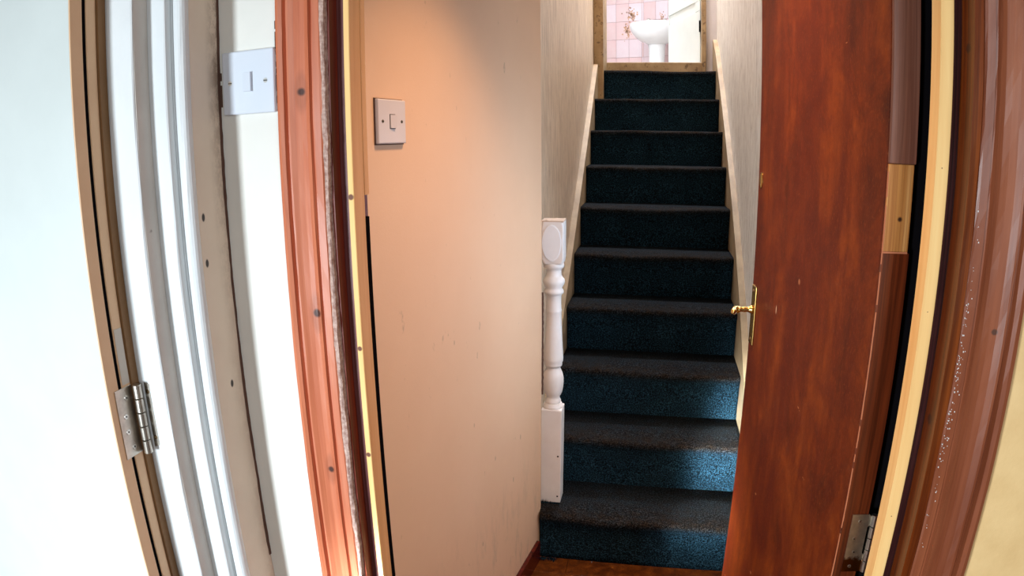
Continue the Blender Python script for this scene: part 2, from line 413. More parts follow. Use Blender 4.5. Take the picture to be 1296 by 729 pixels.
# skirting on it
def wall_pt(y, off): # off = distance out from the slanted wall
    n = Vector((0.9907, -0.1357)); return (wx(y) + n.x*off, y + n.y*off)
sk = empty('baseboard_left', 'dark red varnished skirting along the beige wall foot', 'baseboard', 'structure')
sb = prism_z([wall_pt(0.90, 0.0), wall_pt(0.90, 0.014), wall_pt(2.105, 0.014), wall_pt(2.105, 0.0)], 0, 0.085)
mesh_obj('skirting_board', sb, M['skirting'], sk)
cb = bmesh.new()
pp = []
for k in range(40):
    yy = 0.95 + (2.10 - 0.95)*k/39
    pp.append((yy, 0.085 + 0.003 + 0.002*noise.noise((yy*30, 0, 0))))
for (ya, za), (yb, zb) in zip(pp, pp[1:]):
    if noise.noise((ya*9, 3, 0)) < 0.12: continue
    a0 = wall_pt(ya, 0.0145); b0 = wall_pt(yb, 0.0145); a1 = wall_pt(ya, 0.002); b1 = wall_pt(yb, 0.002)
    v = [cb.verts.new((a0[0], a0[1], 0.081)), cb.verts.new((b0[0], b0[1], 0.081)), cb.verts.new((b0[0], b0[1], zb)), cb.verts.new((a0[0], a0[1], za)),
         cb.verts.new((a1[0], a1[1], za+0.003)), cb.verts.new((b1[0], b1[1], zb+0.003))]
    cb.faces.new((v[0], v[1], v[2], v[3])); cb.faces.new((v[3], v[2], v[5], v[4]))
tag(mesh_obj('paint_edge', cb, M['newel'], sk), 'pale paint splashed on top of the skirting')

S('ceiling_hall', 'ceiling over the foot of the stairs', 'ceiling', M['ceiling'], -0.65, 0.51, 0.88, 2.30, 2.42, 2.52)
S('wall_stairs_left', 'worn tan plaster wall left of the stairs', 'wall', M['stair_wall_l'], -0.51, -0.41, 2.201, 4.72, 0, 4.6)
S('wall_stairs_right', 'brushed cream plaster wall right of the stairs', 'wall', M['stair_wall_r'], 0.41, 0.51, 0.88, 4.72, 0, 4.6)
S('ceiling_stairs', 'ceiling above the stairs', 'ceiling', M['ceiling'], -0.51, 0.51, 2.30, 4.72, 4.5, 4.6)
S('wall_over_stairs', 'wall above the foot of the stairs', 'wall', M['stair_wall_l'], -0.41, 0.41, 2.20, 2.30, 2.52, 4.5)
# wall around the bathroom door
we = empty('wall_stairs_top', 'plastered wall around the bathroom doorway', 'wall', 'structure')
box('wall_panel', M['pale_end'], 0.337, 0.51, 4.722, 4.80, 1.8, 4.6, we)
box('wall_panel', M['stair_wall_r'], -0.51, -0.41, 4.722, 4.80, 1.8, 4.6, we)
box('lintel', M['stair_wall_r'], -0.41, 0.337, 4.722, 4.80, 4.12, 4.6, we)

# ------------------------------------------------------------------ staircase
D0, G, RS, NS = 2.127, 0.258, 0.2, 10
st = empty('staircase', 'steep straight staircase carpeted in dark blue with cream wall strings', 'staircase')
for k in range(NS):
    y0, z0 = D0 + k*G, k*RS
    zt = z0 + RS
    y1 = D0 + (k+1)*G if k < NS-1 else 4.722
    xl, xr = -0.3805, 0.3805
    if k == 9: xl = -0.344
    # profile of a carpeted step, from riser foot over the rounded nose to the tread back; last value is wear
    prof = [(y0, z0 - 0.0, 0), (y0, z0+0.02, 0), (y0, z0+0.05, 0), (y0-0.002, z0+0.10, 0), (y0-0.005, z0+0.145, 0.05),
            (y0-0.012, zt-0.034, 0.12), (y0-0.018, zt-0.026, 0.3), (y0-0.022, zt-0.016, 0.7), (y0-0.020, zt-0.006, 1), (y0-0.012, zt-0.001, 1),
            (y0+0.0, zt, 1), (y0+0.04, zt, 0.9), (y0+0.1, zt, 0.75), (y0+0.16, zt, 0.7), (y1, zt, 0.6)]
    NX = 48
    b = bmesh.new(); wl_ = b.verts.layers.float.new('wear'); cols = []
    for i in range(NX+1):
        x = xl + (xr - xl)*i/NX
        if k == 0 and i == 0: pass
        sag = -0.004*math.sin(math.pi*(x - xl)/(xr - xl)) + 0.007*noise.noise((x*4, k*3.3, 0))
        col = []
        for j, (yy, zz, ww) in enumerate(prof):
            f = 1 if 4 < j < 12 else 0
            dy = 0.003*noise.noise((x*8, zz*9, k*2.0)) if 0 < j < 14 else 0
            vv = b.verts.new((max(x, -0.3665) if k == 0 and yy < 2.17 else x, yy + dy, zz + sag*f)); vv[wl_] = ww; col.append(vv)
        zb = max(0.0, z0 - 0.2)
        col.append(b.verts.new((x, y1, zb))); col.append(b.verts.new((x, y0, zb)) if zb < z0 else col[0])
        cols.append(col)
    for a, c in zip(cols, cols[1:]):
        m = len(a) if a[-1] is not a[0] else len(a) - 1
        for j in range(m):
            q = [a[j], a[(j+1) % m], c[(j+1) % m], c[j]]
            b.faces.new(q)
    m = len(cols[0]) if cols[0][-1] is not cols[0][0] else len(cols[0]) - 1
    b.faces.new(cols[0][:m][::-1]); b.faces.new(cols[-1][:m])
    o = mesh_obj('carpeted_step', b, M['carpet'], st)
    for p in o.data.polygons: p.use_smooth = len(p.vertices) == 4
def nose(y): return 0.2 + (y - 2.107)*RS/G
mesh_obj('wall_string', prism_x([(2.137, 0), (2.137, 0.36), (2.20, nose(2.2)+0.08), (4.50, nose(4.50)+0.08), (4.70, 2.24), (4.718, 2.24), (4.718, 1.8), (2.5, 0)], 0.3812, 0.4096), M['string'], st)
mesh_obj('wall_string', prism_x([(2.285, 0), (2.285, nose(2.285)+0.06), (4.40, nose(4.40)+0.06), (4.40, 1.7), (2.5, 0)], -0.4096, -0.3812), M['string'], st)
# frayed carpet corner at the floor and under the newel
fz = bmesh.new()
for k in range(46):
    bx, by = -0.357 + random.uniform(0, 0.05), 2.121 + random.uniform(-0.012, 0.0)
    a = random.uniform(-2.6, -0.4); L = random.uniform(0.008, 0.022)
    p = [Vector((bx, by, 0.002)), Vector((bx + math.cos(a)*L*0.5, by + math.sin(a)*L*0.5, 0.008)), Vector((bx + math.cos(a)*L, by + math.sin(a)*L, 0.003))]
    for q0, q1 in zip(p, p[1:]):
        s_ = Vector((-math.sin(a), math.cos(a), 0))*0.0012; u_ = Vector((0, 0, 0.0018))
        A = [fz.verts.new(q0 + d) for d in (s_, u_, -s_)]; B = [fz.verts.new(q1 + d) for d in (s_, u_, -s_)]
        for i in range(3): fz.faces.new((A[i], A[(i+1) % 3], B[(i+1) % 3], B[i]))
tag(mesh_obj('frayed_edge', fz, M['carpet'], st), 'frayed dark carpet threads at the floor', kind='stuff')
fz = bmesh.new()
for k in range(60):
    t = random.random()
    bx, by = -0.378 + 0.075*t, 2.196 + random.uniform(-0.006, 0.002)
    h = random.uniform(0.006, 0.018) * (1.3 - t*0.8); dx = random.uniform(-0.004, 0.004)
    vsx = [fz.verts.new((bx - 0.002, by, 0.199)), fz.verts.new((bx + 0.002, by, 0.199)), fz.verts.new((bx, by + 0.003, 0.199)), fz.verts.new((bx + dx, by, 0.199 + h))]
    for f in ((0, 1, 3), (1, 2, 3), (2, 0, 3), (0, 2, 1)): fz.faces.new([vsx[i] for i in f])
tag(mesh_obj('ragged_edge', fz, M['carpet'], st), 'ragged carpet tufts round the newel foot', kind='stuff')

# post at the head of the left wall
S('trim_1', 'worn brown upright trim left of the top steps', 'trim', M['oldwood'], -0.409, -0.3455, 4.405, 4.719, 1.80, 4.4, bev=0.003)

# ------------------------------------------------------------------ newel post
nw = empty('newel_post', 'white painted turned newel post at the foot of the stairs', 'newel post')
nx, ny, hw = -0.3415, 2.2385, 0.0375
b = box_bm(nx-hw, nx+hw, ny-hw, ny+hw, 0.2015, 0.585, 0.002, seg=1)
# chamfer shoulder up into the turning
lathe([(0.0365, 0.585), (0.0365, 0.592), (0.031, 0.603)], 32, b, Matrix.Translation((nx, ny, 0)))
mesh_obj('square_base', b, M['newel'], nw)
for (zz, yy) in ((0.40, 0), (0.23, 0)):
    lb = lathe([(0.0035, 0), (0.003, 0.0015)], 10, None, Matrix.Translation((nx+0.026, ny-hw, zz)) @ Matrix.Rotation(R(90), 4, 'X'))
    mesh_obj('nail_hole', lb, M['core'], nw)
prof = [(0.026, 0.600), (0.029, 0.606), (0.029, 0.612), (0.025, 0.620), (0.024, 0.628), (0.028, 0.634), (0.033, 0.645), (0.0365, 0.662), (0.038, 0.682),
        (0.0375, 0.700), (0.034, 0.716), (0.029, 0.728), (0.0255, 0.736), (0.025, 0.744), (0.031, 0.746), (0.0325, 0.752), (0.0315, 0.757), (0.035, 0.764),
        (0.0355, 0.775), (0.034, 0.80), (0.0315, 0.84), (0.0295, 0.88), (0.028, 0.92), (0.0275, 0.943), (0.0285, 0.947), (0.0285, 0.952), (0.027, 0.956),
        (0.026, 0.98), (0.0265, 1.004), (0.030, 1.010), (0.034, 1.013), (0.035, 1.019), (0.033, 1.025), (0.029, 1.029), (0.030, 1.035), (0.036, 1.045),
        (0.0385, 1.054), (0.037, 1.063), (0.030, 1.071), (0.0265, 1.078), (0.0262, 1.094), (0.028, 1.100), (0.033, 1.103), (0.036, 1.108), (0.036, 1.114), (0.034, 1.122)]
mesh_obj('turned_shaft', lathe(prof, 40, None, Matrix.Translation((nx, ny, 0))), M['newel'], nw, smooth=True)
# head block with the lobed shoulders
b = bmesh.new(); rings = []
N = 6
for k, (z, s) in enumerate([(1.120, 0.90), (1.126, 0.96), (1.14, 1.0), (1.20, 0.99), (1.245, 1.0), (1.262, 1.01), (1.266, 1.01)]):
    h = hw*s; rr = 0.004 if 1.13 < z < 1.25 else 0.010
    ring = []
    for cx_, cy_, a0 in ((1, 1, 0), (-1, 1, 90), (-1, -1, 180), (1, -1, 270)):
        for q in range(4):
            a = R(a0 + q*30); ring.append(b.verts.new((nx + cx_*(h-rr) + rr*math.cos(a), ny + cy_*(h-rr) + rr*math.sin(a), z)))
    rings.append(ring)
for a, c in zip(rings, rings[1:]):
    for i in range(len(a)): b.faces.new((a[i], a[(i+1) % len(a)], c[(i+1) % len(a)], c[i]))
b.faces.new(rings[0][::-1]); b.faces.new(rings[-1])
mesh_obj('head_block', b, M['newel'], nw)
# raised disc face on the block
db = lathe([(0.0355, 0), (0.0355, 0.0012), (0.0335, 0.0022)], 40, None,
           Matrix.Translation((nx-0.003, ny-hw, 1.194)) @ Matrix.Diagonal((0.95, 1, 1.78, 1)) @ Matrix.Rotation(R(90), 4, 'X'))
mesh_obj('raised_disc', db, M['disc_white'], nw)
# broken rough top
b = bmesh.new(); top = []; g = 9
for i in range(g+1):
    row = []
    for j in range(g+1):
        x = nx - hw + 2*hw*i/g; yy = ny - hw + 2*hw*j/g
        row.append(b.verts.new((x, yy, 1.268 + 0.006*abs(noise.noise((x*90, yy*90, 1))) + 0.002)))
    top.append(row)
for i in range(g):
    for j in range(g): b.faces.new((top[i][j], top[i+1][j], top[i+1][j+1], top[i][j+1]))
per = [top[i][0] for i in range(g)] + [top[g][j] for j in range(g)] + [top[i][g] for i in range(g, 0, -1)] + [top[0][j] for j in range(g, 0, -1)]
bot = [b.verts.new((v.co.x, v.co.y, 1.265)) for v in per]
for i in range(len(per)):
    j = (i+1) % len(per); b.faces.new((per[i], per[j], bot[j], bot[i]))
b.faces.new(bot)
tag(mesh_obj('rough_top', b, M['newel_cut'], nw), 'bare sawn top of the newel')
# cracked paint line between the wall end and the newel
b = bmesh.new(); prev = None
for k in range(70):
    z = 0.66 + (1.03 - 0.66)*k/69
    wd = 0.0022 + 0.0022*abs(noise.noise((z*45, 2, 0))); x0 = wx(2.1635) + 0.0008*noise.noise((z*60, 0, 0)); yy = 2.166
    ring = [b.verts.new(p) for p in ((x0-0.003, yy, z), (x0-0.003, yy-0.006, z), (x0+wd, yy-0.004, z), (x0+wd, yy, z))]
    if prev:
        for i in range(4): b.faces.new((prev[i], prev[(i+1) % 4], ring[(i+1) % 4], ring[i]))
    else: b.faces.new(ring[::-1])
    prev = ring
b.faces.new(prev)
mesh_obj('cracked_edge', b, M['crack'], whl)

# ------------------------------------------------------------------ light switches
def switch(name, label, O, u, v, wdt, hgt, mat, on=True):
    """O plate centre on the wall, u across, v out of the wall"""
    u = Vector(u).normalized(); v = Vector(v).normalized(); zz = Vector((0, 0, 1))
    m = frame(O, u, v, zz)
    s = empty(name, label, 'light switch', group=None)
    s.location = O
    def put(nm, bm, mt, lab=None):
        bm.transform(m); ob = mesh_obj(nm, bm, mt, s); ob.matrix_parent_inverse = Matrix.Translation(-Vector(O))
        if lab: ob['label'] = lab
        return ob
    put('plate', box_bm(-wdt/2, wdt/2, 0, 0.008, -hgt/2, hgt/2, 0.0022), mt_of(mat))
    k = wdt/0.086
    put('surround', box_bm(-0.0085*k, 0.0085*k, 0.007, 0.0085, -0.014, 0.014), M['core'] if not on else M['switch'])
    b = bmesh.new()
    P = [(-0.0075*k, 0.008, -0.013), (0.0075*k, 0.008, -0.013), (0.0075*k, 0.008, 0.013), (-0.0075*k, 0.008, 0.013)]
    Q = [(-0.0075*k, 0.0095, -0.0125), (0.0075*k, 0.0125, -0.0125), (0.0075*k, 0.0125, 0.0125), (-0.0075*k, 0.0095, 0.0125)]
    vs_ = [b.verts.new(p) for p in P + Q]
    for f in ((0, 1, 2, 3), (4, 7, 6, 5), (0, 4, 5, 1), (1, 5, 6, 2), (2, 6, 7, 3), (3, 7, 4, 0)): b.faces.new([vs_[i] for i in f])
    put('rocker', b, mt_of(mat))
    for sx_ in (-1, 1):
        b = lathe([(0.0033, 0.0), (0.0033, 0.0008)], 16, None, Matrix.Translation((sx_*0.0295*k, 0.0075, 0)) @ Matrix.Rotation(R(-90), 4, 'X') @ Matrix.Diagonal((k, 1, 1, 1)))
        sc = put('screw', b, M['screw'] if on else M['brass_dark'])
        b = box_bm(-0.0028*k + sx_*0.0295*k, 0.0028*k + sx_*0.0295*k, 0.0078, 0.0088, -0.0005, 0.0005)
        q = put('slot', b, M['core']); q.parent = sc
    return s
def mt_of(m): return m
M['switch_beige'] = paint('switch plastic aged', (0.62, 0.55, 0.54), rough=0.35, bump=0.0)
switch('light_switch', 'clean white light switch on the white wall beside the pine architrave', (-0.5265, 0.7795, 1.6285), (1, 0, 0), (0, -1, 0), 0.083, 0.085, M['switch'])
yc = 1.197
switch('light_switch', 'greyish light switch with dark outline on the beige hall wall', (wx(yc)+0.0003, yc, 1.580), (0.1357, 0.9907, 0), (0.9907, -0.1357, 0), 0.104, 0.084, M['switch_beige'], on=False)
# dirty outline where the plate meets the painted wall
b = bmesh.new()
for (a0, a1, z0, z1) in ((-0.0545, -0.0515, -0.043, 0.043), (-0.0545, 0.050, 0.0415, 0.0436), (-0.0545, 0.053, -0.0440, -0.0420)):
    box_bm(a0, a1, 0.0, 0.0022, z0, z1, bm=b)
b.transform(frame((wx(yc), yc, 1.580), Vector((0.1357, 0.9907, 0)), Vector((0.9907, -0.1357, 0)), Vector((0, 0, 1))))
mesh_obj('dirt_outline', b, M['crack'], whl)
# chipped paint beside the white switch
b = bmesh.new()
for k in range(9):
    z = 1.60 + 0.012*k + random.uniform(-0.003, 0.003)
    box_bm(-0.4865, -0.4845 + random.uniform(0, 0.0035), 0.7785, 0.7801, z, z + random.uniform(0.006, 0.013), bm=b)
for z0, z1 in ((1.598, 1.628), (1.634, 1.645)):
    box_bm(-0.5785, -0.5745, 0.7790, 0.7801, z0, z1, bm=b)
tag(mesh_obj('chipped_paint', b, M['crack'], wf), 'chips in the paint round the white switch')

# ------------------------------------------------------------------ doorway to the stairs: frame (trim_2 left, trim_3 right, trim_4 head)
def arch_profile(x_in, x_out, y0=0.78):
    s = x_out - x_in
    f = [(0.0, 0.0), (0.0, 0.011), (0.03, 0.013), (0.17, 0.013), (0.19, 0.0095), (0.23, 0.0095), (0.26, 0.0145), (0.36, 0.0120), (0.48, 0.0115), (0.60, 0.0140),
         (0.70, 0.0180), (0.74, 0.0180), (0.77, 0.0125), (0.80, 0.0125), (0.83, 0.0190), (0.90, 0.0215), (0.97, 0.0200), (1.0, 0.0160), (1.0, 0.0)]
    return [(x_in + s*a, y0 - d) for a, d in f]
zT = 2.05
lt = empty('trim_2', 'left side of the doorway frame, pink pine architrave and dark lining', 'door frame', 'structure')
mesh_obj('architrave', prism_z(arch_profile(-0.413, -0.4755), 0, zT + 0.06, cuts=90, wob=0.0006), M['pink_pine'], lt)
# torn plaster strip
mesh_obj('plaster_edge', prism_z([(-0.4135, 0.781), (-0.4135, 0.768), (-0.4095, 0.7672), (-0.4075, 0.7688), (-0.4060, 0.781)], 0, zT, cuts=420, wob=0.0022, seed=4), M['plaster'], lt)
mesh_obj('lining', prism_z([(-0.4255, 0.776), (-0.404, 0.776), (-0.404, 0.877), (-0.4255, 0.877)], 0, zT, cuts=60, wob=0.0006, seed=9), M['mahogany'], lt)
mesh_obj('door_stop', prism_z([(-0.4038, 0.797), (-0.394, 0.7965), (-0.394, 0.835), (-0.4038, 0.835)], 0, zT, cuts=160, wob=0.0006, seed=12), M['purple'], lt)
b = box_bm(-0.3938, -0.3855, 0.7955, 0.829, 0, zT, 0.0008, seg=1)
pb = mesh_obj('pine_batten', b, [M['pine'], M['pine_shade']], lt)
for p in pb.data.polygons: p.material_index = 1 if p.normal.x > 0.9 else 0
box('batten_back_strip', M['pine_shade'], -0.3938, -0.3845, 0.829, 0.8415, 1.47, zT, lt)
tag(box('batten_back_strip', M['core'], -0.3938, -0.3845, 0.829, 0.8390, 0, 1.44, lt), 'black strip standing in for the dark gap behind the batten')  # black put in for the shade of the gap here
rt = empty('trim_3', 'right side of the doorway frame, brown pine architrave and lining', 'door frame', 'structure')
mesh_obj('architrave', prism_z(arch_profile(0.3785, 0.4555), 0, zT + 0.06, cuts=90, wob=0.0008, seed=2), M['arch_brown'], rt)
mesh_obj('plaster_edge', prism_z([(0.3785, 0.781), (0.3785, 0.7705), (0.3768, 0.771), (0.3755, 0.781)], 0, zT, cuts=420, wob=0.0016, seed=5), M['crack'], rt)
mesh_obj('lining', prism_z([(0.3640, 0.7655), (0.3765, 0.7675), (0.3940, 0.785), (0.3940, 0.879), (0.3640, 0.879)], 0, zT, cuts=60, wob=0.0007, seed=7), M['frame_brown'], rt)
mesh_obj('door_stop', prism_z([(0.3542, 0.8015), (0.3638, 0.8005), (0.3638, 0.836), (0.3542, 0.836)], 0, zT, cuts=160, wob=0.0008, seed=3), M['purple_dark'], rt)
mesh_obj('pine_batten', box_bm(0.3370, 0.3540, 0.7995, 0.829, 0, zT, 0.001, seg=1), M['pine'], rt)
tag(box('gap_shade_panel', M['core'], 0.3455, 0.4092, 0.900, 0.906, 0, 2.05, rt), 'black panel standing in for shade between door edge and frame')  # unlit pocket behind the door, painted as an added black panel
hd = empty('trim_4', 'head of the doorway frame above the opening', 'door frame', 'structure')
box('lining', M['mahogany'], -0.404, 0.364, 0.776, 0.877, zT, zT + 0.012, hd)
box('architrave', M['arch_brown'], -0.413, 0.3785, 0.762, 0.7795, zT + 0.002, zT + 0.062, hd)
# flaking gloss specks on the frame
b = bmesh.new()
for k in range(120):
    z = random.choice((random.gauss(1.22, 0.04), random.uniform(0.9, 1.5), random.gauss(1.30, 0.05)))
    x = 0.3792 + abs(random.gauss(0, 0.0045)); r_ = random.uniform(0.0002, 0.0006)
    if x > 0.390: continue
    yy = 0.78 - 0.0134
    box_bm(x-r_, x+r_, yy-0.0002, yy+0.0012, z-r_*1.6, z+r_*1.6, bm=b)
tag(mesh_obj('paint_flecks', b, M['newel'], rt), 'pale flecks on the brown architrave', kind='stuff')

# ------------------------------------------------------------------ right mahogany door
P0 = Vector((0.304, 0.875, 0)); PE = Vector((0.2425, 1.592, 0))
e_ = (PE - P0).normalized(); n_v = Vector((e_.y, -e_.x, 0)); ln = (PE - P0).length
MD = frame((P0.x, P0.y, 0), e_, n_v, Vector((0, 0, 1)))
MD.transpose() if False else None
d2 = empty('door_2', 'red brown flush door standing open beside the stairs', 'door', 'structure')
def dput(nm, bm, mt, parent=d2, lab=None, smooth=False):
    bm.transform(MD); o = mesh_obj(nm, bm, mt, parent, smooth)
    if lab: o['label'] = lab
    return o
TH = 0.040
dput('slab', box_bm(0.006, ln, 0, TH, 0.008, 2.03, 0.0012, seg=1), M['door_brown'])
dput('edge_lipping', box_bm(0, 0.0058, 0.0008, TH-0.0005, 0.008, 1.404, 0.001, seg=1), M['door_edge'], lab='dark brown lower length of the hinge edge')
dput('edge_lipping', box_bm(0, 0.0058, 0.0008, TH-0.0005, 1.5205, 2.03, 0.001, seg=1), M['door_edge_pink'], lab='faded brown upper length of the hinge edge')
dput('wood_patch', box_bm(0.0004, 0.0058, 0.001, TH-0.003, 1.4055, 1.5200, 0.0008, seg=1), M['bare_wood'], lab='bare pale wood let into the hinge edge')
b = bmesh.new()
for k in range(60):
    z = 0.85 + k*0.011
    if noise.noise((k*0.8, 1, 0)) > -0.25: box_bm(-0.0003, 0.0012, -0.0004, 0.0006 + 0.0004*random.random(), z, z+0.0112, bm=b)
box_bm(-0.0006, 0.0008, 0.001, TH-0.004, 1.4035, 1.4058, bm=b)
dput('chipped_edge', b, M['light_line'], lab='pale chipped line down the corner of the door')
# lever handle
yh = ln - 0.030
bp = dput('handle_plate', box_bm(yh-0.020, yh+0.018, -0.0040, 0, 1.066, 1.208, 0.0015), M['brass'], lab='brass handle plate')
for z in (1.078, 1.196):
    b = lathe([(0.004, 0), (0.0035, 0.0016)], 14, None, Matrix.Translation((yh, -0.0040, z)) @ Matrix.Rotation(R(90), 4, 'X'))
    dput('screw', b, M['brass_dark'], bp)
bm_ = lathe([(0.0105, 0), (0.0105, 0.004), (0.0075, 0.008), (0.0062, 0.014), (0.0075, 0.019), (0.0062, 0.024), (0.0060, 0.030), (0.0072, 0.036)], 20, None,
            Matrix.Translation((yh, -0.0040, 1.150)) @ Matrix.Rotation(R(90), 4, 'X'))
lv = bmesh.new()
prev = None
path = [(0, -0.036, 1.150, 0.0065), (-0.001, -0.040, 1.1500, 0.0082), (-0.005, -0.046, 1.1500, 0.0088), (-0.010, -0.0505, 1.1498, 0.0080), (-0.016, -0.0530, 1.1496, 0.0068), (-0.024, -0.0540, 1.1494, 0.0066), (-0.029, -0.0540, 1.1494, 0.003)]
for (u, v, z, r_) in path:
    ring = [bm_.verts.new((yh + u + r_*0.5*math.sin(a)*(1 if u > -0.008 else 0.0), v + r_*math.cos(a), z + r_*math.sin(a))) for a in [2*math.pi*i/16 for i in range(16)]]
    if prev:
        for i in range(16): bm_.faces.new((prev[i], prev[(i+1) % 16], ring[(i+1) % 16], ring[i]))
    else: bm_.faces.new(ring[::-1])
    prev = ring
bm_.faces.new(prev); lv.free()
dput('lever', bm_, M['brass'], lab='brass lever', smooth=True)
b = lathe([(0.0135, 0), (0.0135, 0.0018), (0.010, 0.0032), (0.004, 0.0034)], 24, None,
          Matrix.Translation((ln-0.030, 0.0, 1.455)) @ Matrix.Diagonal((0.85, 1, 1.35, 1)) @ Matrix.Rotation(R(90), 4, 'X'))
dput('escutcheon', b, M['brass'], lab='small oval brass keyhole cover')
# butt hinge low on the door edge
def knuckle(nm, cx, cy, z0, z1, r_, n, parent, mat, put=None, gap=0.0006):
    obs = []
    for i in range(n):
        a = z0 + (z1-z0)*i/n; c = z0 + (z1-z0)*(i+1)/n
        b = lathe([(r_*0.9, a+gap), (r_, a+gap+0.0006), (r_, c-gap-0.0006), (r_*0.9, c-gap)], 18, None, Matrix.Translation((cx, cy, 0)))
        obs.append(mesh_obj(nm, b, mat, parent, smooth=False))
    return obs
hz = [1.016, 0.916, 1.75, 1.65]
for (zt_, zb_) in ((1.016, 0.914), (1.90, 1.80), (0.30, 0.20)):
    b = bmesh.new()
    P = [(-0.0016, 0.014, zb_), (-0.0016, TH+0.004, zb_), (-0.0016, TH+0.004, zb_+0.03), (-0.0016, TH+0.0005, zb_+0.034), (-0.0016, TH+0.0005, zt_-0.022),
         (-0.0016, TH+0.004, zt_-0.018), (-0.0016, TH+0.004, zt_-0.005), (-0.0016, TH+0.0005, zt_), (-0.0016, 0.014, zt_)]
    A = [b.verts.new(p) for p in P]; B = [b.verts.new((0.0002, p[1], p[2])) for p in P]
    for i in range(len(P)): b.faces.new((A[i], A[(i+1) % len(P)], B[(i+1) % len(P)], B[i]))
    b.faces.new(A[::-1]); b.faces.new(B)
    lf = dput('hinge_leaf', b, M['old_steel'], lab='paint stained steel hinge leaf')
    for (v, z) in ((0.027, zt_-0.012), (0.023, zt_-0.042), (0.027, zt_-0.066), (0.025, zt_-0.092)):
        m_ = Matrix.Translation((-0.0016, v, z)) @ Matrix.Rotation(R(-90), 4, 'Y')
        dput('screw', lathe([(0.0030, 0), (0.0026, 0.0006)], 14, None, m_), M['screw'], lf)
        dput('slot', lathe([(0.0010, 0.0004), (0.0010, 0.0009)], 8, None, m_), M['core'], lf)
    kc = MD @ Vector((-0.002, TH+0.0085, 0))
    knuckle('hinge_knuckle', kc.x, kc.y, zb_, zt_, 0.0052, 5, lf, M['screw'])

# ------------------------------------------------------------------ left white door, its frame and hinge
d1 = empty('door_1', 'white painted door opened away at the far left with cream edge', 'door', 'structure')
box('slab', M['door_white'], -1.43, -0.6725, 0.5990, 0.6420, 0.008, 2.03, d1, bev=0.0008)
tag(box('edge_lipping', M['cream_edge'], -0.6724, -0.6700, 0.5988, 0.6190, 0.008, 2.03, d1, bev=0.0008), 'cream painted strip of the hinge edge nearest the face')
tag(box('edge_gap', M['core'], -0.6724, -0.6719, 0.6190, 0.6256, 0.008, 2.03, d1), 'black slot between the strips')
tag(box('edge_lipping', M['cream_edge'], -0.6724, -0.6700, 0.6256, 0.6420, 0.008, 2.03, d1, bev=0.0008), 'cream painted strip of the hinge edge beside the frame')
tag(box('paint_patch', M['primer'], -0.6702, -0.6694, 0.6270, 0.6405, 1.2410, 1.318, d1), 'unpainted pale patch above the hinge')
f1 = empty('trim_5', 'white frame and moulded architrave between the white door and the white wall', 'door frame', 'structure')
box('rebate', M['rebate_shade'], -0.72, -0.6665, 0.6425, 0.6555, 0, zT, f1)
mesh_obj('jamb', prism_z([(-0.72, 0.6560), (-0.6665, 0.6560), (-0.6635, 0.6550), (-0.6225, 0.6550), (-0.6210, 0.6565), (-0.6210, 0.6835), (-0.6260, 0.7005), (-0.72, 0.7005)], 0, zT, cuts=40, wob=0.0008, seed=21), M['gloss_white'], f1)
mesh_obj('shaded_return', prism_z([(-0.6212, 0.6580), (-0.6203, 0.6580), (-0.6203, 0.6834), (-0.6212, 0.6834)], 0, zT, cuts=40, wob=0.0002, seed=22), M['return_shade'], f1)
mesh_obj('moulding', prism_z([(-0.6255, 0.6840), (-0.5935, 0.6838), (-0.5918, 0.6850), (-0.5918, 0.6957), (-0.5925, 0.7003), (-0.6255, 0.7003)], 0, TOP, cuts=50, wob=0.0006, seed=23), M['gloss_white'], f1)
bd = [(-0.5918 + 0.0, 0.7003), (-0.5912, 0.6962)] + [(-0.5812 - 0.0098*math.cos(a), 0.7040 - 0.0098*math.sin(a)) for a in [R(20 + 20*i) for i in range(9)]] + [(-0.5745, 0.7115), (-0.5918, 0.7115)]
mesh_obj('bead', prism_z(bd, 0, TOP, cuts=50, wob=0.0004, seed=24), M['gloss_white'], f1, smooth=False)
mesh_obj('corner_board', prism_z([(-0.5918, 0.7118), (-0.5775, 0.7118), (-0.5785, 0.7795), (-0.5918, 0.7795)], 0, TOP, cuts=120, wob=0.0008, seed=25), M['board'], f1)
b = prism_z([(-0.5792, 0.7750), (-0.5776, 0.7758), (-0.5768, 0.7799), (-0.5792, 0.7799)], 0.9, TOP, cuts=500, wob=0.0013, seed=26)
tag(mesh_obj('dirty_joint', b, M['crack'], f1), 'dark cracked joint in the corner')
box('head', M['gloss_white'], -0.72, -0.621, -0.14, 0.655, zT, zT+0.01, f1)
